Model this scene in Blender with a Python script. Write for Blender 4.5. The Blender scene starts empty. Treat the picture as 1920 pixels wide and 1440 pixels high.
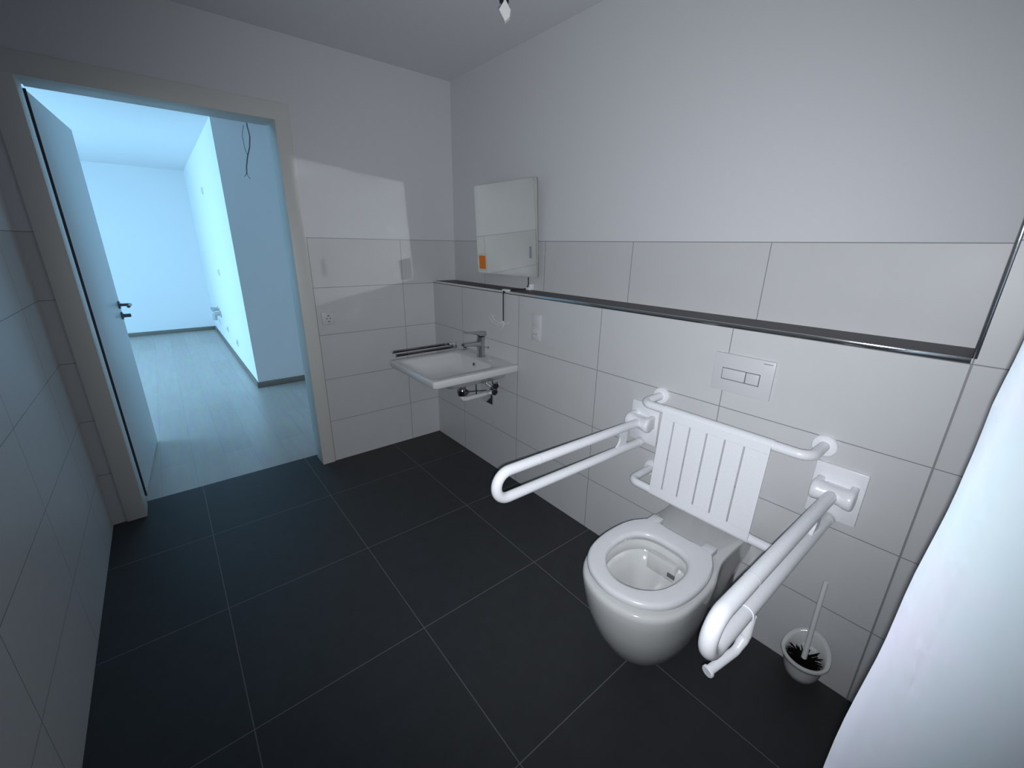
import bpy, bmesh, math, random
from mathutils import Vector, Matrix
random.seed(4)
S = bpy.context.scene
COL = S.collection
PI = math.pi

# ------------------------------------------------------------------ materials
def new_mat(name):
    m = bpy.data.materials.new(name); m.use_nodes = True
    nt = m.node_tree
    return m, nt, nt.nodes['Principled BSDF']

def simple(name, col, rough=.5, metal=0, bump=0, bscale=200, coat=0, spec=.5):
    m, nt, b = new_mat(name)
    b.inputs['Base Color'].default_value = (*col, 1)
    b.inputs['Roughness'].default_value = rough
    b.inputs['Metallic'].default_value = metal
    b.inputs['Specular IOR Level'].default_value = spec
    if coat:
        b.inputs['Coat Weight'].default_value = coat
        b.inputs['Coat Roughness'].default_value = .06
    tc = nt.nodes.new('ShaderNodeTexCoord')
    n = nt.nodes.new('ShaderNodeTexNoise'); n.inputs['Scale'].default_value = bscale
    n.inputs['Detail'].default_value = 3
    nt.links.new(tc.outputs['Object'], n.inputs['Vector'])
    mr = nt.nodes.new('ShaderNodeMapRange')
    mr.inputs['To Min'].default_value = max(.02, rough - .03); mr.inputs['To Max'].default_value = rough + .03
    nt.links.new(n.outputs['Fac'], mr.inputs['Value'])
    nt.links.new(mr.outputs[0], b.inputs['Roughness'])
    if bump:
        bp = nt.nodes.new('ShaderNodeBump'); bp.inputs['Strength'].default_value = bump
        bp.inputs['Distance'].default_value = .002
        nt.links.new(n.outputs['Fac'], bp.inputs['Height'])
        nt.links.new(bp.outputs[0], b.inputs['Normal'])
    return m

def math_node(nt, op, a, b=None, c=None):
    n = nt.nodes.new('ShaderNodeMath'); n.operation = op
    for i, v in enumerate((a, b, c)):
        if v is None: continue
        if isinstance(v, (int, float)): n.inputs[i].default_value = v
        else: nt.links.new(v, n.inputs[i])
    return n.outputs[0]

def grid_line(nt, coord, size, off, w):
    t = math_node(nt, 'FRACT', math_node(nt, 'DIVIDE', math_node(nt, 'SUBTRACT', coord, off), size))
    d = math_node(nt, 'MULTIPLY', math_node(nt, 'MINIMUM', t, math_node(nt, 'SUBTRACT', 1.0, t)), size)
    mr = nt.nodes.new('ShaderNodeMapRange'); mr.inputs['From Min'].default_value = w * .7
    mr.inputs['From Max'].default_value = w * 1.1; mr.inputs['To Min'].default_value = 1; mr.inputs['To Max'].default_value = 0
    nt.links.new(d, mr.inputs['Value'])
    return mr.outputs[0]

PLASTER = (.66, .665, .68)
TILE = (.58, .582, .582)
GROUT = (.24, .243, .245)
def wall_mat(name, axis, off, ztop, usize=.5973, plaster=PLASTER):
    """white plaster above, 60 x 30 wall tiles with grey joints below ztop"""
    m, nt, b = new_mat(name)
    L = nt.links.new
    tc = nt.nodes.new('ShaderNodeTexCoord'); sp = nt.nodes.new('ShaderNodeSeparateXYZ')
    L(tc.outputs['Object'], sp.inputs[0])
    u = sp.outputs[axis]; z = sp.outputs['Z']
    g = math_node(nt, 'MAXIMUM', grid_line(nt, u, usize, off, .0017), grid_line(nt, z, .3, 0, .0017))
    n = nt.nodes.new('ShaderNodeTexNoise'); n.inputs['Scale'].default_value = 9; n.inputs['Detail'].default_value = 6
    L(tc.outputs['Object'], n.inputs['Vector'])
    r = nt.nodes.new('ShaderNodeMix'); r.data_type = 'RGBA'
    r.inputs[6].default_value = (TILE[0]*.97, TILE[1]*.97, TILE[2]*.97, 1); r.inputs[7].default_value = (TILE[0]*1.03, TILE[1]*1.03, TILE[2]*1.03, 1)
    L(n.outputs['Fac'], r.inputs[0])
    t = nt.nodes.new('ShaderNodeMix'); t.data_type = 'RGBA'
    L(g, t.inputs[0]); L(r.outputs[2], t.inputs[6]); t.inputs[7].default_value = (*GROUT, 1)
    above = math_node(nt, 'GREATER_THAN', z, ztop)
    p = nt.nodes.new('ShaderNodeMix'); p.data_type = 'RGBA'
    L(above, p.inputs[0]); L(t.outputs[2], p.inputs[6]); p.inputs[7].default_value = (*plaster, 1)
    # fine dark silicone line where the tiling stops
    e = math_node(nt, 'LESS_THAN', math_node(nt, 'ABSOLUTE', math_node(nt, 'SUBTRACT', z, ztop)), .0016)
    q = nt.nodes.new('ShaderNodeMix'); q.data_type = 'RGBA'
    L(e, q.inputs[0]); L(p.outputs[2], q.inputs[6]); q.inputs[7].default_value = (.25, .25, .26, 1)
    L(q.outputs[2], b.inputs['Base Color'])
    rg = nt.nodes.new('ShaderNodeMapRange'); rg.inputs['To Min'].default_value = .42; rg.inputs['To Max'].default_value = .85
    L(above, rg.inputs['Value']); L(rg.outputs[0], b.inputs['Roughness'])
    f = nt.nodes.new('ShaderNodeTexNoise'); f.inputs['Scale'].default_value = 260; f.inputs['Detail'].default_value = 2
    L(tc.outputs['Object'], f.inputs['Vector'])
    h = math_node(nt, 'SUBTRACT', math_node(nt, 'MULTIPLY', f.outputs['Fac'], math_node(nt, 'MULTIPLY_ADD', above, .25, .04)),
                  math_node(nt, 'MULTIPLY', g, math_node(nt, 'SUBTRACT', 1.0, above)))
    bp = nt.nodes.new('ShaderNodeBump'); bp.inputs['Strength'].default_value = .35; bp.inputs['Distance'].default_value = .002
    L(h, bp.inputs['Height']); L(bp.outputs[0], b.inputs['Normal'])
    return m

def floor_mat():
    m, nt, b = new_mat('anthracite_floor_tile'); L = nt.links.new
    tc = nt.nodes.new('ShaderNodeTexCoord'); sp = nt.nodes.new('ShaderNodeSeparateXYZ'); L(tc.outputs['Object'], sp.inputs[0])
    g = math_node(nt, 'MAXIMUM', grid_line(nt, sp.outputs['X'], .5973, -1.0028, .0017), grid_line(nt, sp.outputs['Y'], .5973, -1.6187, .0017))
    n = nt.nodes.new('ShaderNodeTexNoise'); n.inputs['Scale'].default_value = 14; n.inputs['Detail'].default_value = 8
    L(tc.outputs['Object'], n.inputs['Vector'])
    c = nt.nodes.new('ShaderNodeMix'); c.data_type = 'RGBA'; L(n.outputs['Fac'], c.inputs[0])
    c.inputs[6].default_value = (.028, .030, .032, 1); c.inputs[7].default_value = (.042, .045, .048, 1)
    t = nt.nodes.new('ShaderNodeMix'); t.data_type = 'RGBA'; L(g, t.inputs[0]); L(c.outputs[2], t.inputs[6]); t.inputs[7].default_value = (.15, .155, .16, 1)
    L(t.outputs[2], b.inputs['Base Color']); b.inputs['Roughness'].default_value = .55; b.inputs['Specular IOR Level'].default_value = .35
    bp = nt.nodes.new('ShaderNodeBump'); bp.inputs['Strength'].default_value = .2; bp.inputs['Distance'].default_value = .002
    L(math_node(nt, 'SUBTRACT', n.outputs['Fac'], g), bp.inputs['Height']); L(bp.outputs[0], b.inputs['Normal'])
    return m

def vinyl_mat():
    m, nt, b = new_mat('pale_wood_vinyl'); L = nt.links.new
    tc = nt.nodes.new('ShaderNodeTexCoord'); mp = nt.nodes.new('ShaderNodeMapping')
    mp.inputs['Rotation'].default_value = (0, 0, PI/2); L(tc.outputs['Object'], mp.inputs[0])
    br = nt.nodes.new('ShaderNodeTexBrick'); L(mp.outputs[0], br.inputs['Vector'])
    br.inputs['Scale'].default_value = 1; br.inputs['Brick Width'].default_value = 1.2; br.inputs['Row Height'].default_value = .18
    br.inputs['Mortar Size'].default_value = .001
    br.inputs['Color1'].default_value = (.50, .455, .42, 1); br.inputs['Color2'].default_value = (.56, .515, .48, 1); br.inputs['Mortar'].default_value = (.33, .32, .31, 1)
    mp2 = nt.nodes.new('ShaderNodeMapping'); mp2.inputs['Scale'].default_value = (14, 1.6, 1); L(tc.outputs['Object'], mp2.inputs[0])
    n = nt.nodes.new('ShaderNodeTexNoise'); n.inputs['Scale'].default_value = 2.2; n.inputs['Detail'].default_value = 6; L(mp2.outputs[0], n.inputs['Vector'])
    mx = nt.nodes.new('ShaderNodeMix'); mx.data_type = 'RGBA'; mx.blend_type = 'MULTIPLY'; mx.inputs[0].default_value = .35
    L(br.outputs['Color'], mx.inputs[6]); L(n.outputs['Color'], mx.inputs[7]); L(mx.outputs[2], b.inputs['Base Color'])
    b.inputs['Roughness'].default_value = .33
    return m

M = dict(
    wall_right=wall_mat('tiled_plaster_wall_right', 'Y', -2.779, 1.4956),
    pier=wall_mat('tiled_plaster_wall_pier', 'Y', -2.779, 2.1),
    wall_back=wall_mat('tiled_plaster_wall_back', 'X', -.2422, 1.4956),
    wall_left=wall_mat('tiled_plaster_wall_left', 'Y', -.9106, 1.4956),
    plaster=simple('white_plaster', PLASTER, .85, bump=.25, bscale=260),
    ceiling=simple('ceiling_paint', (.72, .725, .745), .9, bump=.2, bscale=260),
    hall=simple('hall_white_paint', (.78, .79, .80), .85, bump=.15, bscale=260),
    floor=floor_mat(), vinyl=vinyl_mat(),
    skirting=simple('grey_oak_skirting', (.17, .155, .13), .5, bscale=60),
    slate=simple('dark_ledge_tile', (.022, .024, .025), .5, bump=.1, bscale=60),
    chrome=simple('polished_chrome', (.78, .79, .8), .08, 1),
    tapchrome=simple('tap_chrome', (.50, .51, .52), .10, 1),
    socket=simple('socket_plastic', (.60, .605, .61), .4),
    steel=simple('brushed_steel', (.16, .155, .165), .35, 1),  # base colour darkened to imitate the backlit shade on the door handle
    dkchrome=simple('smoked_chrome', (.25, .25, .26), .16, 1),
    ceramic=simple('white_glazed_ceramic', (.60, .605, .595), .12, coat=.5),
    seatpl=simple('white_seat_plastic', (.68, .685, .70), .25),
    nylon=simple('white_nylon', (.82, .825, .85), .28),
    nylon2=simple('white_plastic_matt', (.70, .705, .70), .4),
    plate=simple('flush_plate_plastic', (.60, .605, .615), .35),
    seal=simple('grey_rubber_seal', (.035, .035, .05), .6),
    gap=simple('dark_gap', (.12, .12, .125), .6),
    frame=simple('door_frame_paint', (.66, .655, .62), .45),
    leaf=simple('door_leaf_paint', (.70, .71, .72), .45),
    mirror=simple('mirror_glass', (.86, .88, .86), .02, 1),
    mirror_edge=simple('mirror_edge_glass', (.10, .13, .13), .3),
    etch=simple('etched_glass', (.30, .32, .31), .6),
    orange=simple('orange_sticker', (.85, .23, .01), .5),
    sticker=simple('sticker_white', (.75, .74, .70), .5),
    black=simple('black_rubber', (.008, .008, .008), .5),
    bristle=simple('black_bristle', (.003, .003, .003), .9, spec=.1),
    white_cable=simple('white_cable', (.72, .72, .72), .4),
    connector=simple('white_connector', (.80, .80, .78), .4),
    pipe=simple('grey_pipe_plastic', (.42, .425, .42), .4),
    alu=simple('window_frame_white', (.7, .7, .72), .4),
)
def clean_mirror():
    b = M['mirror'].node_tree.nodes['Principled BSDF']
    for l in list(M['mirror'].node_tree.links):
        if l.to_socket == b.inputs['Roughness']: M['mirror'].node_tree.links.remove(l)
    b.inputs['Roughness'].default_value = 0.042
clean_mirror()

def curtain_mat():
    m, nt, b = new_mat('white_curtain_fabric'); L = nt.links.new
    tc = nt.nodes.new('ShaderNodeTexCoord')
    mp = nt.nodes.new('ShaderNodeMapping'); mp.inputs['Scale'].default_value = (1, 3, 2.2); L(tc.outputs['Object'], mp.inputs[0])
    n = nt.nodes.new('ShaderNodeTexNoise'); n.inputs['Scale'].default_value = 2.6; n.inputs['Detail'].default_value = 3; L(mp.outputs[0], n.inputs['Vector'])
    r = nt.nodes.new('ShaderNodeValToRGB'); L(n.outputs['Fac'], r.inputs[0])
    r.color_ramp.elements[0].position = .38; r.color_ramp.elements[0].color = (.74, .84, .88, 1)
    r.color_ramp.elements[1].position = .62; r.color_ramp.elements[1].color = (.82, .82, .91, 1)
    L(r.outputs[0], b.inputs['Base Color']); b.inputs['Roughness'].default_value = .8
    return m
M['curtain'] = curtain_mat()

# ------------------------------------------------------------------ mesh helpers
def link(name, bm, mat, parent=None, smooth=35):
    bmesh.ops.recalc_face_normals(bm, faces=bm.faces)
    me = bpy.data.meshes.new(name)
    for f in bm.faces: f.smooth = True
    bm.to_mesh(me); bm.free()
    me.set_sharp_from_angle(angle=math.radians(smooth))
    me.materials.append(M[mat] if isinstance(mat, str) else mat)
    o = bpy.data.objects.new(name, me); COL.objects.link(o)
    if parent is not None:
        o.parent = parent
        o.matrix_parent_inverse = Matrix.Translation(-parent.location) if parent.type == 'EMPTY' and parent.rotation_euler.to_matrix() == Matrix.Identity(3) else parent.matrix_basis.inverted()
    return o

def tag(o, label, cat, group=None, kind=None):
    o['label'] = label
    o['category'] = cat
    if group: o['group'] = group
    if kind: o['kind'] = kind
    return o

def thing(name, label, cat, loc, group=None):
    o = bpy.data.objects.new(name, None); COL.objects.link(o)
    o.location = loc; o.empty_display_size = .05
    return tag(o, label, cat, group)

def box(bm, x0, x1, y0, y1, z0, z1, bev=0, seg=2):
    t = bmesh.new()
    bmesh.ops.create_cube(t, size=1)
    for v in t.verts:
        v.co = Vector(((x0+x1)/2 + v.co.x*abs(x1-x0), (y0+y1)/2 + v.co.y*abs(y1-y0), (z0+z1)/2 + v.co.z*abs(z1-z0)))
    if bev: bmesh.ops.bevel(t, geom=t.edges[:], offset=bev, segments=seg, affect='EDGES', profile=.5)
    merge(bm, t)
    return bm

def merge(bm, t, mtx=None):
    if mtx is not None: bmesh.ops.transform(t, matrix=mtx, verts=t.verts)
    me = bpy.data.meshes.new('tmp'); t.to_mesh(me); t.free(); bm.from_mesh(me); bpy.data.meshes.remove(me)

def fillet(pts, r, n=8):
    """polyline with rounded corners"""
    P = [Vector(p) for p in pts]; out = [P[0]]
    for i in range(1, len(P)-1):
        a = (P[i-1]-P[i]); b = (P[i+1]-P[i]); la, lb = a.length, b.length; a.normalize(); b.normalize()
        ang = a.angle(b)
        if ang > PI-.01: out.append(P[i]); continue
        rr = r[i] if isinstance(r, (list, tuple)) else r
        d = min(rr/math.tan(ang/2), la*.499, lb*.499); rr = d*math.tan(ang/2)
        c = P[i] + (a+b).normalized()*(rr/math.sin(ang/2))
        s = P[i]+a*d-c; e = P[i]+b*d-c; tot = s.angle(e); ax = s.cross(e).normalized()
        for k in range(n+1):
            out.append(c + Matrix.Rotation(tot*k/n, 3, ax) @ s)
    out.append(P[-1])
    return out

def tube(bm, pts, r, n=16, caps=True):
    P = [Vector(p) for p in pts]
    Q = [P[0]]
    for p in P[1:]:
        if (p-Q[-1]).length > 1e-5: Q.append(p)
    P = Q; rings = []
    t0 = (P[1]-P[0]).normalized(); ref = Vector((0, 0, 1)) if abs(t0.z) < .9 else Vector((1, 0, 0))
    nrm = t0.cross(ref).normalized()
    for i, p in enumerate(P):
        t = ((P[min(i+1, len(P)-1)]-p).normalized() + (p-P[max(i-1, 0)]).normalized()).normalized()
        nrm = (nrm - t*nrm.dot(t)).normalized(); bi = t.cross(nrm)
        rr = r[min(i, len(r)-1)] if isinstance(r, (list, tuple)) else r
        rings.append([bm.verts.new(p + nrm*rr*math.cos(2*PI*k/n) + bi*rr*math.sin(2*PI*k/n)) for k in range(n)])
    for a, b in zip(rings, rings[1:]):
        for k in range(n): bm.faces.new((a[k], a[(k+1) % n], b[(k+1) % n], b[k]))
    if caps:
        bm.faces.new(rings[0][::-1]); bm.faces.new(rings[-1])
    return bm

def loft(bm, rings, cap0=True, cap1=True, closed=False):
    R = [[bm.verts.new(p) for p in ring] for ring in rings]; n = len(R[0])
    prs = list(zip(R, R[1:])) + ([(R[-1], R[0])] if closed else [])
    for a, b in prs:
        for k in range(n): bm.faces.new((a[k], a[(k+1) % n], b[(k+1) % n], b[k]))
    if not closed:
        if cap0: bm.faces.new(R[0][::-1])
        if cap1: bm.faces.new(R[-1])
    return bm

def lathe(bm, prof, origin, axis, n=28, caps=True):
    """prof: (distance along axis, radius)"""
    ax = Vector(axis).normalized(); ref = Vector((0, 0, 1)) if abs(ax.z) < .9 else Vector((1, 0, 0))
    u = ax.cross(ref).normalized(); v = ax.cross(u); o = Vector(origin)
    rings = [[o+ax*d+(u*math.cos(2*PI*k/n)+v*math.sin(2*PI*k/n))*max(r, 1e-4) for k in range(n)] for d, r in prof]
    return loft(bm, rings, caps, caps)

def B(): return bmesh.new()
def bx(*a, **k): return box(B(), *a, **k)

# ------------------------------------------------------------------ setting
H = 2.507
D = .19            # depth of the ledge
L = -2.775         # where the niche above the ledge ends
W = -2.009         # left wall
YF = -4.3          # wall behind the photographer

def struct(name, bm, mat, label, cat, parent=None, smooth=35):
    o = link(name, bm, mat, parent, smooth)
    if parent is None: tag(o, label, cat, kind='structure')
    return o

fl = struct('floor', bx(W-.1, 0.05, YF, .175, -.06, 0), 'floor', 'anthracite floor of large square tiles with pale joints', 'floor')
b = B(); box(b, -4.3, .6, .215, 6.2, -.06, 0); box(b, -1.95, -.85, .175, .215, -.06, 0)
struct('floor_hall', b, 'vinyl', 'pale wood plank floor seen through the open doorway', 'floor')
struct('ceiling', bx(W-.1, .35, YF-.1, .1, H, H+.1), 'ceiling', 'plain ceiling painted pale grey above the bathroom', 'ceiling')

wr = struct('wall_right', bx(D, D+.16, L, .0, 0, H), 'wall_right', 'right wall behind the toilet, white plaster above pale tiles', 'wall')
struct('half_wall', bx(0, D, L, 0, 0, 1.2), 'wall_right', '', '', wr)
lb = B(); box(lb, .002, D, L, 0, 1.2, 1.213)
struct('ledge', lb, 'slate', '', '', wr)
wr.children[-1]['label'] = 'dark anthracite tiled ledge'
tb = B(); box(tb, -.002, .004, L, 0, 1.203, 1.2145, bev=.0012)
struct('edge_trim', tb, 'chrome', '', '', wr)
bp = struct('wall_right_pier', bx(0, .35, YF, L, 0, H), 'pier', 'tiled wall end standing forward right of the dark ledge', 'wall')
pt = B(); box(pt, -.002, .006, L-.009, L+.001, 1.2145, 2.1, bev=.0015)
struct('edge_trim', pt, 'chrome', '', '', bp)
pt = B(); box(pt, -.003, .002, L-.006, L-.001, 0, 1.2)
M['joint'] = simple('grey_silicone_joint', (.26, .265, .27), .5)
struct('joint', pt, 'joint', '', '', bp)

YB = .22
b = B(); box(b, W-.1, -1.953, 0, YB, 0, H); box(b, -.845, .6, 0, YB, 0, H); box(b, -1.953, -.845, 0, YB, 2.182, H)
struct('wall_back', b, 'wall_back', 'back wall with the open doorway, plaster above pale tiles', 'wall')
struct('wall_left', bx(W-.12, W, YF, 0, 0, H), 'wall_left', 'left wall with pale tiles in shade', 'wall')
struct('wall_front', bx(W-.12, .35, YF-.1, YF, 0, H), 'plaster', 'wall behind the photographer', 'wall')

# door frame (steel, wraps the wall end) -------------------------------------------------
fr = B()
def jamb(xo, xi, s):
    box(fr, min(xo, xi), max(xo, xi), -.010, .004, 0, 2.098, bev=.002)
    xr = xi; xm = xo
    box(fr, min(xm, xr), max(xm, xr), .000, .135, 0, 2.10, bev=.002)
    xs = xi - s*.013
    box(fr, min(xo, xs), max(xo, xs), .13, YB+.008, 0, 2.11, bev=.002)
jamb(-1.952, -1.868, 1); jamb(-.845, -.925, -1)
box(fr, -1.952, -.845, -.0103, .0037, 2.095, 2.182, bev=.002)
box(fr, -1.87, -.92, 0, .135, 2.095, 2.182, bev=.002)
box(fr, -1.87, -.92, .13, YB+.008, 2.107, 2.182, bev=.002)
struct('trim_1', fr, 'frame', 'pale grey steel door frame around the open doorway', 'door frame')

# door leaf -----------------------------------------------------------------------------
HX, HY = -1.872, .228
ang = math.atan2(1.131-.228, -1.812+1.872)       # opened direction
leafM = Matrix.Translation((HX, HY, 0)) @ Matrix.Rotation(ang, 4, 'Z')
b = B(); box(b, .004, .909, .0, .04, .008, 2.10, bev=.002)
bmesh.ops.transform(b, matrix=leafM, verts=b.verts)
door = struct('door_1', b, 'leaf', 'white door leaf standing open into the bright room', 'door')
hb = B()
lathe(hb, [(0, .026), (.006, .026), (.009, .023)], (.855, 0, 1.045), (0, -1, 0))
tube(hb, fillet([(.855, -.006, 1.045), (.855, -.062, 1.045), (.735, -.062, 1.045)], .014), .0095, 14)
lathe(hb, [(0, .026), (.006, .026), (.009, .023)], (.855, .04, 1.045), (0, 1, 0))
tube(hb, fillet([(.855, .046, 1.045), (.855, .100, 1.045), (.735, .100, 1.045)], .014), .0095, 14)
bmesh.ops.transform(hb, matrix=leafM, verts=hb.verts)
link('door_handle', hb, 'steel', door)
hb = B()
lathe(hb, [(0, .026), (.006, .026), (.009, .023), (.012, .012), (.045, .012), (.05, .010)], (.855, 0, .972), (0, -1, 0))
bmesh.ops.transform(hb, matrix=leafM, verts=hb.verts)
link('lock_knob', hb, 'steel', door)
link('door_seal', bx(-1.879, -1.8675, .229, .236, .01, 2.10), 'seal', bpy.data.objects['trim_1'])

# bright room beyond the door -----------------------------------------------------------
struct('wall_hall_back', bx(-4.4, .6, 6.05, 6.2, 0, 2.5), 'hall', 'far wall of the bright room beyond the doorway', 'wall')
struct('wall_hall_right', bx(-.966, .6, 2.095, 6.05, 0, 2.5), 'hall', 'white wall block jutting into the bright room', 'wall')
struct('wall_hall_side', bx(.5, .6, YB, 2.095, 0, 2.5), 'hall', 'side wall of the bright room behind the door frame', 'wall')
struct('wall_hall_front', bx(-4.4, W-.1, .1, YB, 0, 2.5), 'hall', 'wall of the bright room beside the doorway', 'wall')
struct('ceiling_hall', bx(-4.4, .6, YB, 6.2, 2.5, 2.6), 'hall', 'white ceiling of the bright room', 'ceiling')
b = B(); box(b, -4.4, -4.25, YB, 1.7, 0, 2.5); box(b, -4.4, -4.25, 4.6, 6.05, 0, 2.5); box(b, -4.4, -4.25, 1.7, 4.6, 2.3, 2.5)
struct('wall_hall_left', b, 'hall', 'window wall of the bright room', 'wall')
wb = B()
for (y0, y1, z0, z1) in ((1.7, 1.77, 0, 2.3), (4.53, 4.6, 0, 2.3), (3.1, 3.2, 0, 2.3), (1.7, 4.6, 2.23, 2.3), (1.7, 4.6, 0, .08)):
    box(wb, -4.36, -4.29, y0, y1, z0, z1, bev=.004)
struct('window_1', wb, 'alu', 'window frame in the bright room', 'window')
def skirt(name, bm, lab): struct(name, bm, 'skirting', lab, 'baseboard')
skirt('baseboard_back', bx(-4.25, -.966, 6.036, 6.05, 0, .06, bev=.002), 'grey wood skirting along the far wall of the bright room')
skirt('baseboard_side', bx(-.980, -.966, 2.081, 6.036, 0, .06, bev=.002), 'grey wood skirting along the brightly lit wall side')
skirt('baseboard_right', bx(-.966, .5, 2.081, 2.095, 0, .06, bev=.002), 'grey wood skirting under the shaded wall end facing the doorway')

# installations on the lit wall side in the bright room
def hall_box(name, y, z, w, h, lab, cat, grp=None, mat='white_cable'):
    t = thing(name, lab, cat, (-.966, y, z), grp)
    link('frame', bx(-.976, -.966, y-w/2, y+w/2, z-h/2, z+h/2, bev=.003), mat, t)
    if cat == 'socket':
        s = B(); lathe(s, [(0, .021), (.001, .020)], (-.9765, y, z), (-1, 0, 0), 20); link('socket_well', s, 'gap', t)
    else:
        link('rocker', bx(-.981, -.975, y-w*.38, y+w*.38, z-h*.38, z+h*.38, bev=.002), mat, t)
hall_box('thermostat', 3.82, 2.038, .08, .08, 'small white box high on the lit wall side in the far room', 'thermostat')
hall_box('light_switch', 3.783, 1.086, .08, .08, 'white light switch at hand height on the lit wall side', 'switch')
hall_box('wall_socket', 5.02, .30, .08, .15, 'white wall socket just below the kitchen pipe stub', 'socket')
hall_box('wall_socket', 4.057, .317, .08, .08, 'white low wall socket, the middle one of three on the lit wall', 'socket')
hall_box('wall_socket', 3.237, .279, .08, .08, 'white low wall socket nearest to the wall corner by the doorway', 'socket')
t = thing('pipe_stub', 'grey kitchen pipe connection sticking out of the lit wall side', 'pipe', (-.966, 4.80, .47))
b = B(); lathe(b, [(0, .05), (.010, .05), (.016, .035)], (-.964, 4.62, .45), (-1, 0, 0)); link('rosette', b, 'pipe', t)
b = B(); tube(b, fillet([(-.97, 4.62, .46), (-1.05, 4.62, .46), (-1.05, 4.62, .37)], .03), .03, 14); link('drain_bend', b, 'pipe', t)
for dy in (.12, .30):
    b = B(); lathe(b, [(0, .03), (.006, .03), (.01, .015), (.06, .015), (.062, .022), (.09, .022), (.094, .016)], (-.966, 4.62+dy, .50), (-1, 0, 0)); link('valve', b, 'pipe', t)
# wire hanging from the ceiling of the bright room
t = thing('hanging_wire', 'thin grey wire hanging from the ceiling beyond the doorway', 'wire', (-.86, 1.2, 2.5))
b = B(); tube(b, [(-.87, 1.2, 2.5), (-.845, 1.2, 2.4), (-.845, 1.2, 2.29), (-.838, 1.2, 2.22), (-.85, 1.2, 2.15), (-.875, 1.2, 2.08), (-.893, 1.2, 2.01), (-.90, 1.2, 1.955)], .0042, 8); link('cable', b, 'gap', t)
for pts in ([(-.868, 1.2, 2.29), (-.888, 1.2, 2.22), (-.884, 1.2, 2.13), (-.872, 1.2, 2.08)], [(-.90, 1.2, 1.96), (-.912, 1.2, 1.945), (-.918, 1.2, 1.937)], [(-.90, 1.2, 1.96), (-.892, 1.2, 1.94), (-.88, 1.2, 1.925)]):
    b = B(); tube(b, pts, .002, 6); link('wire_end', b, 'gap', t)

# ------------------------------------------------------------------ bathroom lamp cable
cx, cy, cz = -.560, -1.545, 2.165
t = thing('lamp_cable', 'bare lamp cable with white connector block hanging from bathroom ceiling', 'cable', (cx, cy, H))
for k, (dx, dy) in enumerate(((-.012, .006), (.010, -.008), (0, .012))):
    b = B(); tube(b, [(cx+.01, cy+.01, H), (cx+dx*2, cy+dy*2, 2.42), (cx+dx*1.7, cy+dy*1.5, 2.32), (cx+dx*.8, cy+dy*.8, cz+.03)], .004, 8)
    link('wire', b, 'black', t)
poly = [(.004, .040), (.026, .004), (.022, -.020), (.003, -.035), (-.020, .004)]
rv, nv_ = Vector((.774, -.633, 0)), Vector((.633, .774, 0))
b = B(); loft(b, [[Vector((cx, cy, cz+.007)) + rv*x*f*.82 + Vector((0, 0, z*f*.78)) + nv_*d for x, z in poly] for d, f in ((-.011, .9), (-.009, 1), (.009, 1), (.011, .9))])
link('connector', b, 'connector', t)

# ------------------------------------------------------------------ mirror
mc = Vector((.143, -.665, 1.56))
ta, tbn = math.radians(3.25), math.radians(-2.25)
nn = Vector((-math.cos(ta)*math.cos(tbn), math.cos(ta)*math.sin(tbn), -math.sin(ta))).normalized()
ey = Vector((0, 1, 0)); ey = (ey - nn*ey.dot(nn)).normalized(); ez = ey.cross(nn).normalized()
if ez.z < 0: ez = -ez
MB = Matrix((( ey.x, ez.x, nn.x, mc.x), (ey.y, ez.y, nn.y, mc.y), (ey.z, ez.z, nn.z, mc.z), (0, 0, 0, 1)))
def rrect(w, h, r, n=6):
    out = []
    for cxs, cys, a0 in ((1, 1, 0), (-1, 1, PI/2), (-1, -1, PI), (1, -1, 3*PI/2)):
        for k in range(n+1):
            a = a0 + PI/2*k/n; out.append((cxs*(w/2-r)+r*math.cos(a), cys*(h/2-r)+r*math.sin(a)))
    return out
def slab(w, h, r, z0, z1, cxy=(0, 0)):
    b = B(); pts = rrect(w, h, r)
    loft(b, [[(x+cxy[0], y+cxy[1], z) for x, y in pts] for z in (z0, z1)]); return b
t = thing('tilting_mirror', 'frameless rounded tilting mirror with orange sticker above the ledge', 'mirror', mc)
def onmirror(name, b, mat, par=None):
    bmesh.ops.transform(b, matrix=MB, verts=b.verts); return link(name, b, mat, par or t)
MW, MH = .58, .54
onmirror('glass', slab(MW, MH, .012, -.002, 0), 'mirror')
onmirror('back_panel', slab(MW, MH, .012, -.006, -.0021), 'mirror_edge')
onmirror('mount_frame', slab(MW-.12, MH-.12, .01, -.022, -.006), 'mirror_edge')
stk = onmirror('sticker', slab(.092, .115, .003, .0002, .0008, (.232, -.203)), 'sticker')
onmirror('sticker_print', slab(.070, .086, .001, .0008, .0012, (.238, -.200)), 'orange', stk)
onmirror('etched_mark', slab(.018, .066, .004, .0002, .0005, (-.230, -.128)), 'etch')
b = B(); box(b, .16, D, -.80, -.53, 1.50, 1.60, bev=.004); link('wall_bracket', b, 'steel', t)

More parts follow.
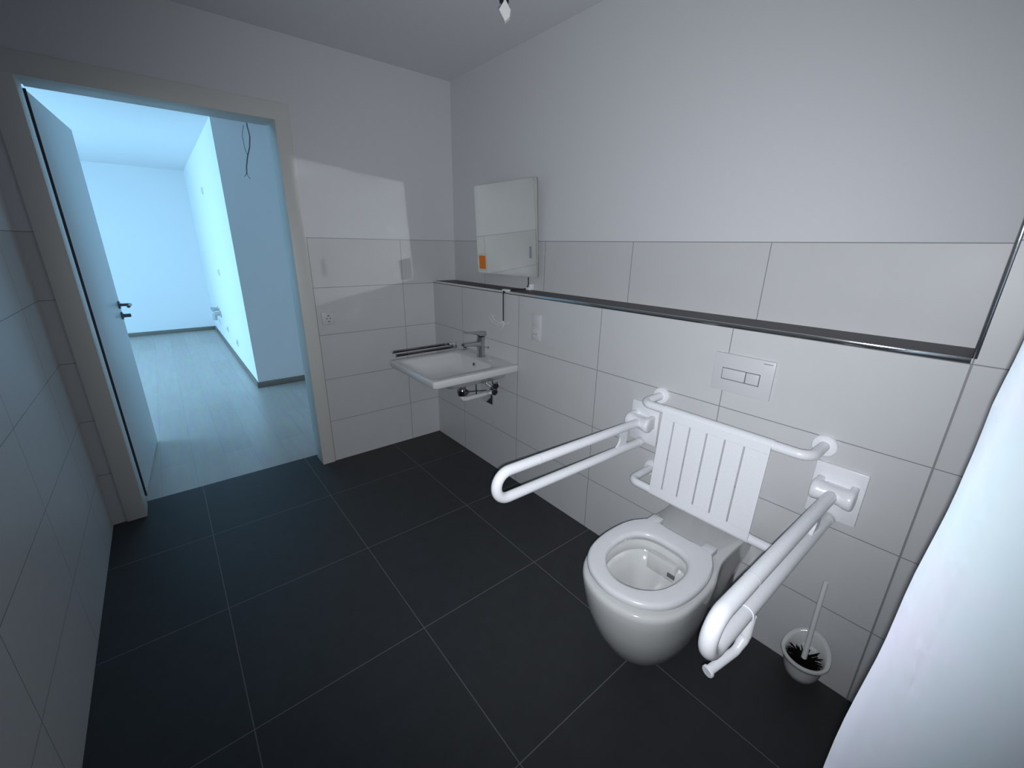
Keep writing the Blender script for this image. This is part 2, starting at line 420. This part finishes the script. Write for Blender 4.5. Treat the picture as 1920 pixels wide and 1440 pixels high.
# cord from the mirror over the ledge
t = thing('mirror_cord', 'black cord running from the mirror over the ledge with loose wires', 'cord', (.1, -.86, 1.2145))
b = B(); tube(b, [(.163, -.878, 1.289), (.166, -.876, 1.245), (.160, -.870, 1.2235), (.140, -.868, 1.219), (.08, -.862, 1.219), (.01, -.851, 1.2195), (-.004, -.848, 1.216), (-.006, -.848, 1.20), (-.006, -.849, 1.12), (-.006, -.851, 1.037)], .0035, 8); link('cord', b, 'black', t)
for (x, y, z, w, h) in ((.163, -.884, 1.222, .040, .016), (.005, -.862, 1.219, .055, .010)):
    b = B(); box(b, x-.012, x+.012, y-w/2, y+w/2, z-h/2, z+h/2, bev=.003); link('cord_clip', b, 'connector', t)
b = B(); box(b, .155, .185, -.905, -.892, 1.214, 1.250, bev=.003); link('cord_clip', b, 'connector', t)
for pts in ([(-.006, -.851, 1.037), (-.012, -.82, 1.022), (-.012, -.77, 1.03), (-.008, -.735, 1.06)],
            [(-.006, -.851, 1.037), (-.016, -.815, 1.012), (-.014, -.76, 1.015), (-.008, -.71, 1.04)],
            [(-.006, -.851, 1.037), (-.012, -.84, 1.012), (-.010, -.80, 1.00), (-.008, -.77, 1.008)],
            [(-.006, -.851, 1.037), (-.012, -.87, 1.020), (-.010, -.895, 1.022), (-.008, -.91, 1.04)],
            [(-.006, -.851, 1.037), (-.014, -.865, 1.008), (-.012, -.84, .992), (-.009, -.80, .985)]):
    b = B(); tube(b, fillet(pts, .02), .0024, 6); link('wire_end', b, 'white_cable', t)

# ------------------------------------------------------------------ sockets
t = thing('double_socket', 'white upright double socket frame on the tiles right of the basin', 'socket', (0, -1.145, 1.042))
link('frame', bx(-.010, 0, -1.181, -1.109, .970, 1.114, bev=.003), 'socket', t)
for zc in (1.0785, 1.0055):
    link('insert', bx(-.0125, -.009, -1.171, -1.119, zc-.027, zc+.027, bev=.002), 'socket', t)
s = B(); lathe(s, [(0, .020), (.0006, .0195)], (-.0125, -1.145, 1.0055), (-1, 0, 0), 24); well = link('socket_well', s, 'plate', t)
for dy in (-.0095, .0095):
    s = B(); lathe(s, [(0, .0028), (.0004, .0028)], (-.0131, -1.145+dy, 1.0055), (-1, 0, 0), 10); link('contact_hole', s, 'black', well)
t = thing('wall_socket', 'single white wall socket on the tiles beside the door frame', 'socket', (-.772, 0, 1.006))
link('frame', bx(-.812, -.733, -.010, 0, .966, 1.047, bev=.003), 'socket', t)
s = B(); lathe(s, [(0, .0215), (.0006, .021)], (-.772, -.010, 1.006), (0, -1, 0), 24); well = link('socket_well', s, 'plate', t)
for dx, dz in ((-.0095, 0), (.0095, 0)):
    s = B(); lathe(s, [(0, .0034), (.0004, .0034)], (-.772+dx, -.0107, 1.006+dz), (0, -1, 0), 10); link('contact_hole', s, 'black', well)
for dz in (-.018, .018):
    link('earth_contact', bx(-.778, -.766, -.0118, -.010, 1.006+dz-.003, 1.006+dz+.003), 'gap', well)

# ------------------------------------------------------------------ flush plate
t = thing('flush_plate', 'white rectangular toilet flush plate with two buttons on the tiles', 'flush plate', (0, -2.2425, 1.037))
link('plate', bx(-.011, 0, -2.3455, -2.1395, .967, 1.108, bev=.0025), 'plate', t)
link('button_gap', bx(-.0118, -.0108, -2.305, -2.174, 1.012, 1.0555), 'gap', t)
link('button', bx(-.015, -.011, -2.2565, -2.1765, 1.015, 1.0535, bev=.0015), 'plate', t)
link('button', bx(-.015, -.011, -2.3030, -2.2595, 1.015, 1.0535, bev=.0015), 'plate', t)
for k in range(7):
    pass
b = B()
for k in range(7): box(b, -.0114, -.0109, -2.3365+k*.0042, -2.3338+k*.0042, 1.0955, 1.0985)
link('embossed_mark', b, 'gap', t)

# ------------------------------------------------------------------ washbasin
BX, BY0, BY1, BZ = -.575, -1.0, -.455, .793
t = thing('washbasin', 'flat white wall-hung washbasin below the mirror', 'washbasin', (0, -.73, .75))
def rr_ring(x0, x1, y0, y1, r, z, n=6, rb=None):
    cx_, cy_ = (x0+x1)/2, (y0+y1)/2
    return [(cx_+x, cy_+y, z) for x, y in rrect(x1-x0, y1-y0, r, n)]
b = B()
rings = [rr_ring(-.34, 0, -.85, -.605, .04, .672), rr_ring(-.42, 0, -.89, -.565, .05, .690), rr_ring(-.46, 0, -.92, -.535, .05, .722), rr_ring(BX+.075, 0, BY0+.05, BY1-.05, .04, .742),
         rr_ring(BX+.006, 0, BY0+.003, BY1-.003, .022, .752), rr_ring(BX, 0, BY0, BY1, .018, .758), rr_ring(BX, 0, BY0, BY1, .018, .786),
         rr_ring(BX+.002, -.001, BY0+.002, BY1-.002, .018, .791), rr_ring(BX+.006, -.002, BY0+.006, BY1-.006, .016, BZ),
         rr_ring(BX+.022, -.125, BY0+.055, BY1-.045, .05, BZ-.002), rr_ring(BX+.030, -.130, BY0+.062, BY1-.052, .055, BZ-.008),
         rr_ring(BX+.075, -.140, BY0+.085, BY1-.075, .075, BZ-.045), rr_ring(BX+.13, -.165, BY0+.13, BY1-.12, .08, BZ-.088),
         rr_ring(BX+.20, -.22, BY0+.20, BY1-.19, .06, BZ-.098)]
loft(b, rings); link('basin', b, 'ceramic', t, 50)
b = B(); lathe(b, [(0, .022), (.003, .022), (.004, .018)], (-.30, -.73, BZ-.097), (0, 0, 1)); link('drain_ring', b, 'chrome', t)
b = B(); lathe(b, [(0, .011), (.002, .011)], (-.1425, -.73, BZ-.032), (-.97, 0, .25), 18); link('overflow', b, 'gap', t)

t = thing('basin_mixer_tap', 'chrome single-lever tap at the back of the washbasin', 'tap', (-.062, -.72, BZ))
TY = -.694
b = B(); lathe(b, [(0, .029), (.004, .029), (.006, .0255), (.085, .0245), (.10, .0255), (.122, .0262), (.128, .0255)], (-.062, TY, BZ), (0, 0, 1), 28); body = link('body', b, 'tapchrome', t, 40)
b = B(); loft(b, [[(-.055, TY+y, z+.082+BZ) for y, z in rrect(.042, .034, .009)], [(-.13, TY+y, z+.087+BZ) for y, z in rrect(.038, .026, .008)], [(-.196, TY+y, z+.090+BZ) for y, z in rrect(.034, .017, .006)]]); sp_ = link('spout', b, 'tapchrome', t, 40)
b = B(); lathe(b, [(0, .011), (.014, .011)], (-.180, TY, BZ+.071), (0, 0, 1), 16); link('aerator', b, 'dkchrome', sp_)
b = B(); loft(b, [[(-.033, TY+y, z+.146+BZ) for y, z in rrect(.044, .030, .010)], [(-.040, TY+y, z+.144+BZ) for y, z in rrect(.051, .036, .012)], [(-.082, TY+y, z+.147+BZ) for y, z in rrect(.048, .030, .010)], [(-.105, TY+y, z+.155+BZ) for y, z in rrect(.036, .013, .005)], [(-.15, TY+y, z+.161+BZ) for y, z in rrect(.028, .009, .004)], [(-.185, TY+y, z+.164+BZ) for y, z in rrect(.022, .007, .003)]]); link('lever', b, 'tapchrome', t, 40)
b = B(); lathe(b, [(0, .005), (.014, .005), (.015, .009), (.024, .009)], (-.038, TY-.014, BZ+.055), (1, -.6, 0), 14); link('pop_up_knob', b, 'tapchrome', t)

# trap and valves under the basin
t = thing('basin_trap', 'chrome and white drain trap under the washbasin', 'drain trap', (-.19, -.66, .55))
TYY = -.665
b = B(); lathe(b, [(0, .026), (.003, .031), (.014, .031), (.017, .027), (.020, .034), (.034, .034), (.037, .028), (.055, .022), (.128, .018)], (-.19, TYY, .544), (0, 0, 1), 24); link('trap_cup', b, 'dkchrome', t)
b = B(); tube(b, fillet([(-.19, TYY, .55), (-.19, TYY, .520), (-.165, TYY, .515), (-.0, TYY, .515)], .02), .0165, 16); link('drain_pipe', b, 'nylon2', t)
b = B(); box(b, -.012, 0, TYY-.083, TYY+.045, .462, .585, bev=.003); link('wall_plate', b, 'chrome', t)
b = B(); tube(b, [(-.17, TYY, .56), (-.13, TYY-.01, .562), (-.06, TYY-.03, .558), (-.03, TYY-.045, .560)], .0035, 8); link('control_rod', b, 'black', t)
b = B(); tube(b, [(-.09, TYY-.01, .665), (-.09, TYY-.01, .535)], .005, 10); link('pop_up_rod', b, 'chrome', t)
b = B(); box(b, -.20, -.15, TYY-.02, TYY+.02, .552, .575, bev=.004); link('lever_joint', b, 'dkchrome', t)
for k, (yy, zz) in enumerate(((-.785, .612), (-.775, .568))):
    v = thing('angle_valve', ('upper' if k == 0 else 'lower') + ' black-handled chrome angle valve under the washbasin', 'valve', (0, yy, zz), 'angle valves under the washbasin')
    b = B(); lathe(b, [(0, .022), (.006, .022), (.010, .010), (.028, .010), (.030, .013), (.042, .013)], (0, yy, zz), (-1, 0, 0), 18); link('valve_body', b, 'chrome', v)
    b = B(); lathe(b, [(0, .012), (.004, .016), (.020, .016), (.024, .012)], (-.030, yy-.012, zz), (-.25, -1, 0), 18); link('handle', b, 'black', v)
    b = B(); tube(b, fillet([(-.036, yy, zz+.008), (-.036, yy, zz+.03), (-.06, yy+.03, zz+.055), (-.06, yy+.04, .672)], .02), .0045, 8); link('supply_hose', b, 'dkchrome', v)

# towel rail
t = thing('towel_rail', 'chrome double-bar towel rail on the wall left of the basin', 'towel rail', (0, -.30, .78))
b = B(); lathe(b, [(0, .030), (.008, .030), (.011, .026)], (0, -.285, .785), (-1, 0, 0), 24); link('rosette', b, 'chrome', t)
b = B(); box(b, -.050, -.008, -.310, -.262, .768, .802, bev=.006); link('mount', b, 'chrome', t)
for yy, zz, xe in ((-.270, .792, -.470), (-.302, .774, -.462)):
    b = B(); box(b, xe, -.03, yy-.006, yy+.006, zz-.008, zz+.008, bev=.003); link('bar', b, 'dkchrome', t)
    b = B(); box(b, xe-.006, xe+.002, yy-.008, yy+.008, zz-.011, zz+.010, bev=.002); link('end_cap', b, 'chrome', t)

# ------------------------------------------------------------------ toilet
TC = -2.236
def radial(poly, c, th):
    d = Vector((math.cos(th), math.sin(th))); best = 0
    for i in range(len(poly)):
        a = Vector(poly[i])-Vector(c); e = Vector(poly[(i+1) % len(poly)])-Vector(poly[i])
        den = d.x*e.y-d.y*e.x
        if abs(den) < 1e-12: continue
        s = (a.x*e.y-a.y*e.x)/den; u = (a.x*d.y-a.y*d.x)/den
        if s > 0 and -1e-9 <= u <= 1+1e-9: best = max(best, s)
    return best
N = 96
CEN = (-.46, 0.0)
THS = [2*PI*k/N for k in range(N)]
def smooth_poly(half, sub=10):
    """half outline (x, halfwidth) from front tip to rear, Catmull-Rom, mirrored"""
    P = [Vector(p) for p in half]; P = [Vector((P[1].x, -P[1].y))] + P + [P[-1]*2-P[-2]]
    out = []
    for i in range(1, len(P)-2):
        for k in range(sub):
            t_ = k/sub; p0, p1, p2, p3 = P[i-1], P[i], P[i+1], P[i+2]
            out.append(.5*((2*p1)+(p2-p0)*t_+(2*p0-5*p1+4*p2-p3)*t_*t_+(3*p1-p0-3*p2+p3)*t_**3))
    out.append(P[-2])
    return [(p.x, p.y) for p in out] + [(p.x, -p.y) for p in out[::-1][:-1]]
def ring(poly, z, off=0, cen=CEN):
    out = []
    for th in THS:
        r = radial(poly, cen, th)+off
        out.append((cen[0]+r*math.cos(th), TC+cen[1]+r*math.sin(th), z))
    return out
def ringz(poly, zf, cen=CEN, sc=1, shift=0):
    return [(cen[0]+shift+radial(poly, cen, th)*sc*math.cos(th), TC+radial(poly, cen, th)*sc*math.sin(th), zf) for th in THS]
SEAT = smooth_poly([(-.682, 0), (-.674, .050), (-.652, .100), (-.610, .142), (-.555, .167), (-.480, .178), (-.400, .176), (-.340, .163), (-.300, .143), (-.268, .118), (-.266, .06), (-.266, 0)])
HOLE = smooth_poly([(-.624, 0), (-.614, .040), (-.590, .075), (-.545, .104), (-.480, .116), (-.415, .110), (-.372, .085), (-.352, .045), (-.349, 0)])
def bowl_poly(xf, w, wr):
    return smooth_poly([(xf, 0), (xf+.008, w*.30), (xf+.034, w*.60), (xf+.080, w*.83), (xf+.14, w*.96), (xf+.21, w), (-.36, w*.985), (-.30, (w+wr)/2), (-.24, wr*1.02), (-.16, wr), (-.02, wr), (0, wr), (0, 0)], 8)
t = thing('toilet', 'white wall-hung accessible toilet with open seat and no lid', 'toilet', (0, TC, 0))
prof = [(.036, -.440, .060, .060), (.040, -.470, .075, .074), (.055, -.505, .092, .088), (.09, -.548, .115, .104), (.15, -.596, .141, .120), (.23, -.641, .164, .135), (.31, -.670, .177, .144), (.38, -.686, .183, .147), (.418, -.692, .186, .149), (.431, -.691, .1852, .149), (.438, -.686, .182, .148), (.4415, -.677, .175, .145)]
rings = [ring(bowl_poly(xf, w, wr), z) for z, xf, w, wr in prof]
inner = [(.4415, .012), (.432, .006), (.412, .004), (.398, .012), (.390, -.006), (.34, -.022), (.28, -.044), (.23, -.066)]
rings += [ring(HOLE, z, o) for z, o in inner]
b = B(); loft(b, rings); link('bowl', b, 'ceramic', t, 50)
b = B()
prs = []
for k, th in enumerate(THS):
    ro, ri = radial(SEAT, CEN, th), radial(HOLE, CEN, th)
    sec = [(ro-.006, .456), (ro-.001, .459), (ro, .466), (ro-.0015, .473), (ro-.007, .479), (ro-.014, .480), ((ro+ri)/2, .480), (ri+.014, .4795), (ri+.006, .478), (ri+.001, .472), (ri, .464), (ri+.004, .457)]
    prs.append([(CEN[0]+r*math.cos(th), TC+r*math.sin(th), z) for r, z in sec])
loft(b, prs, closed=True)
for s in (-1, 1): box(b, -.315, -.234, TC+s*.105-.021, TC+s*.105+.021, .456, .4795, bev=.003)
link('seat', b, 'seatpl', t, 40)
for s in (-1, 1):
    b = B(); lathe(b, [(0, .012), (.018, .012)], (-.252, TC+s*.105, .440), (0, 0, 1), 16); link('hinge', b, 'steel', t)
for s, x in ((-1, -.56), (1, -.56), (-1, -.40), (1, -.40)):
    b = B(); box(b, x-.02, x+.02, TC+s*.125-.006, TC+s*.125+.006, .440, .458, bev=.003); link('seat_buffer', b, 'nylon2', t)
b = B(); box(b, -.375, -.345, TC-.055, TC+.055, .352, .420, bev=.006); fsp = link('flush_spreader', b, 'ceramic', t)
b = B(); box(b, -.378, -.374, TC-.058, TC-.030, .372, .388, bev=.001); link('flush_outlet', b, 'gap', fsp)

# ------------------------------------------------------------------ backrest
t = thing('toilet_back_support', 'white slotted back support panel on two rails above the toilet', 'back support', (0, TC, .70))
XT, ZT, XL, ZL = -.140, .873, -.165, .527
YA, YBk = -1.941, -2.531
for nm, x, z in (('top_rail', XT, ZT), ('bottom_rail', XL, ZL)):
    b = B(); tube(b, fillet([(-.004, YA, z), (x, YA, z), (x, YBk, z), (-.004, YBk, z)], .038, 10), .0165, 20); link(nm, b, 'nylon', t)
    for y in (YA, YBk):
        b = B(); lathe(b, [(0, .036), (.008, .036), (.012, .033), (.013, .018)], (0, y, z), (-1, 0, 0), 28); link('rosette', b, 'nylon', t)
PX0, PX1 = -2.428, -2.044
b = B()
dirv = Vector((XL-XT, 0, ZL-ZT)); hh = dirv.length; dirv.normalize(); nv = Vector((-dirv.z, 0, dirv.x)); nv = nv if nv.x < 0 else -nv
slots = [-2.096-.064*k for k in range(5)]
edges = [PX1] + [s for y in slots for s in (y+.003, y-.003)] + [PX0]
def pbox(y0, y1, s0, s1, bev=.0):
    tt = B(); box(tt, 0, .007, min(y0, y1), max(y0, y1), s0, s1, bev=bev)
    # local x -> nv offset, local z -> along dirv
    mt = Matrix(((nv.x, 0, dirv.x, XT+nv.x*.0115), (0, 1, 0, 0), (nv.z, 0, dirv.z, ZT+nv.z*.0115), (0, 0, 0, 1)))
    merge(b, tt, mt)
for k in range(0, len(edges), 2): pbox(edges[k], edges[k+1], 0.028, hh-.030)
pbox(PX1, PX0, 0, .0285); pbox(PX1, PX0, hh-.0305, hh)
for (x, z) in ((XT, ZT), (XL, ZL)): tube(b, [(x, PX1, z), (x, PX0, z)], .0188, 20)
link('panel', b, 'nylon', t)

# ------------------------------------------------------------------ folding grab rails
def grab(y0, label, zt):
    t = thing('folding_grab_rail', label, 'grab rail', (0, y0, .73), 'folding grab rails beside the toilet')
    link('wall_plate', bx(-.014, 0, y0-.069, y0+.069, .637, .822, bev=.004), 'nylon', t)
    b = B()
    lathe(b, [(-.057, .026), (-.055, .031), (-.050, .034), (-.036, .033), (-.022, .0285), (0, .0265), (.022, .0285), (.036, .033), (.050, .034), (.055, .031), (.057, .026)], (-.052, y0, .742), (0, 1, 0), 28)
    for s in (-1, 1): box(b, -.055, -.010, y0+s*.045-.010, y0+s*.045+.010, .716, .776, bev=.005)
    box(b, -.05, -.010, y0-.05, y0+.05, .722, .762, bev=.006)
    link('hinge', b, 'nylon', t, 45)
    tilt = math.radians(1.6)
    piv = Vector((-.052, y0, .742))
    def R(x, z):
        v = Vector((x, 0, z)); v = Matrix.Rotation(tilt, 3, 'Y') @ v; return piv+v
    rb = .0505
    pts = [R(-.010, 0), R(-.40, 0), R(-.735, 0)]
    for k in range(1, 16):
        a = PI*k/16; pts.append(R(-.735-rb*math.sin(a), -rb+rb*math.cos(a)))
    pts += [R(-.735, -2*rb), R(-.40, -2*rb), R(.032, -2*rb)]
    b = B(); tube(b, pts, .0183, 22); link('tube', b, 'nylon', t, 60)
    # web plate between the two tube legs
    b = B(); out = []
    for k in range(13):
        a = -PI/2+PI*k/12; out.append((-.150+.0, 0))
    prof = []
    for k in range(13):
        a = PI*k/12; prof.append((-.128-.018+.030*(1-math.sin(a))*-1+.012, -.012-(2*rb-.024)*k/12))
    poly = [(-.085, -.012)] + [(-.128-.030*(2*abs(k/12-.5))**2, -.012-(2*rb-.024)*k/12) for k in range(13)] + [(-.085, -2*rb+.012)]
    loft(b, [[R(x, z)+Vector((0, dy, 0)) for x, z in poly] for dy in (-.005, .005)])
    link('web', b, 'nylon', t)
    b = B(); lathe(b, [(0, .0200), (.020, .0200), (.024, .016)], R(.036, -2*rb), (-1, 0, -.03), 20); link('stop_buffer', b, 'nylon2', t)
    b = B(); p = R(-.60, 0); q = R(-.603, 0); lathe(b, [(0, .0186), (.003, .0186)], p, q-p, 22); link('sleeve_ring', b, 'nylon2', t)
    return R, rb
grab(-1.880, 'white folding grab rail left of the toilet, nearest the washbasin', .775)
R, rb = grab(-2.592, 'white folding grab rail right of the toilet, carrying the paper holder', .77)

# paper holder hanging under the right grab rail
t = thing('toilet_roll_holder', 'white empty toilet roll holder under the right grab rail', 'toilet roll holder', (-.60, -2.592, .54))
p0 = R(-.585, -2*rb)
b = B(); ax_ = (R(-.63, -2*rb)-p0).normalized(); lathe(b, [(0, .0186), (.001, .0205), (.006, .0205), (.007, .0186)], p0, ax_, 24); link('clamp_ring', b, 'nylon', t)
b = B(); tube(b, fillet([(-.628, -2.600, p0.z-.010), (-.640, -2.602, .588), (-.668, -2.598, .562), (-.753, -2.579, .549)], [0, .03, .03, 0], 6), [.0135]*3+[.0125]*5+[.0105]*60, 18)
link('arm', b, 'nylon', t)
e = Vector((-.753, -2.579, .549)); ad = Vector((-.085, .019, -.013)).normalized()
b = B(); lathe(b, [(0, .0105), (.002, .0140), (.007, .0140), (.009, .0125)], e, ad, 22); link('end_disc', b, 'nylon', t)

# ------------------------------------------------------------------ toilet brush and holder
hc = Vector((-.078, -2.648, .055))
t = thing('brush_holder', 'white toilet brush holder with high back on the tiled wall by the floor', 'brush holder', hc)
b = B(); NB = 40
def hr(r, z0, slope):
    out = []
    for k in range(NB):
        a = 2*PI*k/NB; c, s_ = math.cos(a), math.sin(a)
        back = max(0, (c+.15)/1.15)          # towards the wall (+X)
        out.append((hc.x+r*c, hc.y+r*s_, hc.z+z0+slope*back**1.3))
    return out
loft(b, [hr(.040, 0, 0), hr(.046, .004, 0), hr(.053, .025, .0), hr(.061, .060, .02), hr(.064, .074, .046), hr(.0695, .077, .052), hr(.072, .083, .054), hr(.070, .088, .056), hr(.062, .088, .056), hr(.057, .084, .052), hr(.054, .06, .025), hr(.046, .025, 0), hr(.036, .010, 0)])
link('cup', b, 'ceramic', t, 60)
b = B(); box(b, hc.x+.045, 0, hc.y-.022, hc.y+.022, hc.z+.03, hc.z+.085, bev=.004); link('wall_bracket', b, 'nylon2', t)
t = thing('toilet_brush', 'toilet brush with white handle and black bristles standing in its holder', 'toilet brush', hc+Vector((0, 0, .02)))
b = B(); tube(b, [hc+Vector((-.004, 0, .075)), hc+Vector((.008, .004, .26)), hc+Vector((.016, .006, .385))], [.0085, .0075, .0075], 14); link('handle', b, 'nylon2', t)
b = B()
tube(b, fillet([hc+Vector((0, 0, .014)), hc+Vector((-.002, 0, .05)), hc+Vector((-.003, 0, .074))], .01), [.022, .030, .031, .030, .026], 18)
for k in range(170):
    th = random.random()*2*PI; z = .020+random.random()*.056; r = (.040 if z < .05 else .046)+random.random()*.008
    c = hc+Vector((-.002, 0, z)); d = Vector((math.cos(th), math.sin(th), random.uniform(-.05, .35)))
    tube(b, [c+d*.02, c+d*r], [.0030, .0016], 5)
link('bristle_head', b, 'bristle', t)

# ------------------------------------------------------------------ curtain at the right edge of the view
b = B(); NY, NZ = 60, 90; vv = []
hem = [(2.5, -2.839), (1.369, -2.837), (1.284, -2.835), (1.243, -2.8355), (1.19, -2.832), (1.096, -2.8287), (1.041, -2.8252), (.922, -2.818), (.817, -2.8134), (.06, -2.79)]
def hem_y(z):
    for (z0, y0), (z1, y1) in zip(hem, hem[1:]):
        if z <= z0 and z >= z1: return y0+(y1-y0)*(z0-z)/(z0-z1)
    return hem[-1][1]
CXX = -.70
for i in range(NZ+1):
    z = H-.005-(H-.065)*i/NZ; row = []
    for j in range(NY+1):
        u = j/NY
        y = hem_y(z)-.80*u + .004*u*math.sin(z*9+u*14)
        x = CXX - .52*(max(0, 1.4-z) if z < 1.3 else .05*math.exp((1.3-z)*6)+.05*max(0, 1-(z-1.3)*5)) + .010*math.sin(u*26+.5*math.sin(z*2.3)) + .018*math.sin(u*9+z*1.4) + .006*math.sin(z*7+u*11) - .01*math.sin(9*0+1.4*z)
        if j == 0: y += .0015*math.sin(z*31)
        row.append(b.verts.new((x, y, z)))
    vv.append(row)
for i in range(NZ):
    for j in range(NY): b.faces.new((vv[i][j], vv[i][j+1], vv[i+1][j+1], vv[i+1][j]))
bmesh.ops.solidify(b, geom=b.faces[:], thickness=.0015)
o = link('shower_curtain', b, 'curtain', None, 80)
tag(o, 'white shower curtain hanging close to the camera at the right edge', 'curtain')

# ------------------------------------------------------------------ lights
def area(name, loc, rot, sx, sy, power, col, spread=180):
    l = bpy.data.lights.new(name, 'AREA'); l.shape = 'RECTANGLE'; l.size = sx; l.size_y = sy; l.energy = power; l.color = col; l.spread = math.radians(spread)
    o = bpy.data.objects.new(name, l); COL.objects.link(o); o.location = loc; o.rotation_euler = rot; return o
area('daylight', (-4.42, 3.15, 1.2), (0, -PI/2, 0), 2.2, 2.9, 165, (.345, .69, 1.0))

C = Vector((-1.56341, -2.82996, 1.47042))
Rm = Matrix(((0.77434207, -0.6325874, 0.0150846), (0.18792796, 0.25267292, 0.94912564), (-0.60421639, -0.73211309, 0.31453613)))
cam = bpy.data.cameras.new('camera'); co = bpy.data.objects.new('camera', cam); COL.objects.link(co)
rot = Rm.transposed().to_4x4()
co.matrix_world = Matrix.Translation(C) @ rot
cam.sensor_fit = 'HORIZONTAL'; cam.sensor_width = 36; cam.lens = 784.23*36/1920; cam.clip_start = .01; cam.clip_end = 50
S.camera = co

fl_ = bpy.data.lights.new('phone_flash', 'SPOT'); fl_.energy = 104; fl_.color = (.90, .94, 1.0)
fl_.spot_size = math.radians(122); fl_.spot_blend = 1.0; fl_.shadow_soft_size = .006
fo = bpy.data.objects.new('phone_flash', fl_); COL.objects.link(fo)
fo.matrix_world = Matrix.Translation(C + rot.to_3x3() @ Vector((.006, -.016, -.004))) @ rot @ Matrix.Rotation(-math.radians(8), 4, 'Y') @ Matrix.Rotation(math.radians(8), 4, 'X')

w = bpy.data.worlds.new('world'); S.world = w; w.use_nodes = True
w.node_tree.nodes['Background'].inputs[0].default_value = (.35, .7, 1, 1); w.node_tree.nodes['Background'].inputs[1].default_value = .05

S.view_settings.view_transform = 'Standard'; S.view_settings.look = 'None'; S.view_settings.gamma = 1; S.view_settings.exposure = 0
S.view_settings.use_curve_mapping = False
S.cycles.use_denoising = True
S.cycles.max_bounces = 8; S.cycles.diffuse_bounces = 5
S.cycles.use_adaptive_sampling = True; S.cycles.adaptive_threshold = .015
S.cycles.caustics_reflective = True
S.cycles.blur_glossy = 0
S.cycles.use_guiding = True
S.cycles.use_surface_guiding = True
S.cycles.use_volume_guiding = False
S.cycles.sample_clamp_indirect = 0
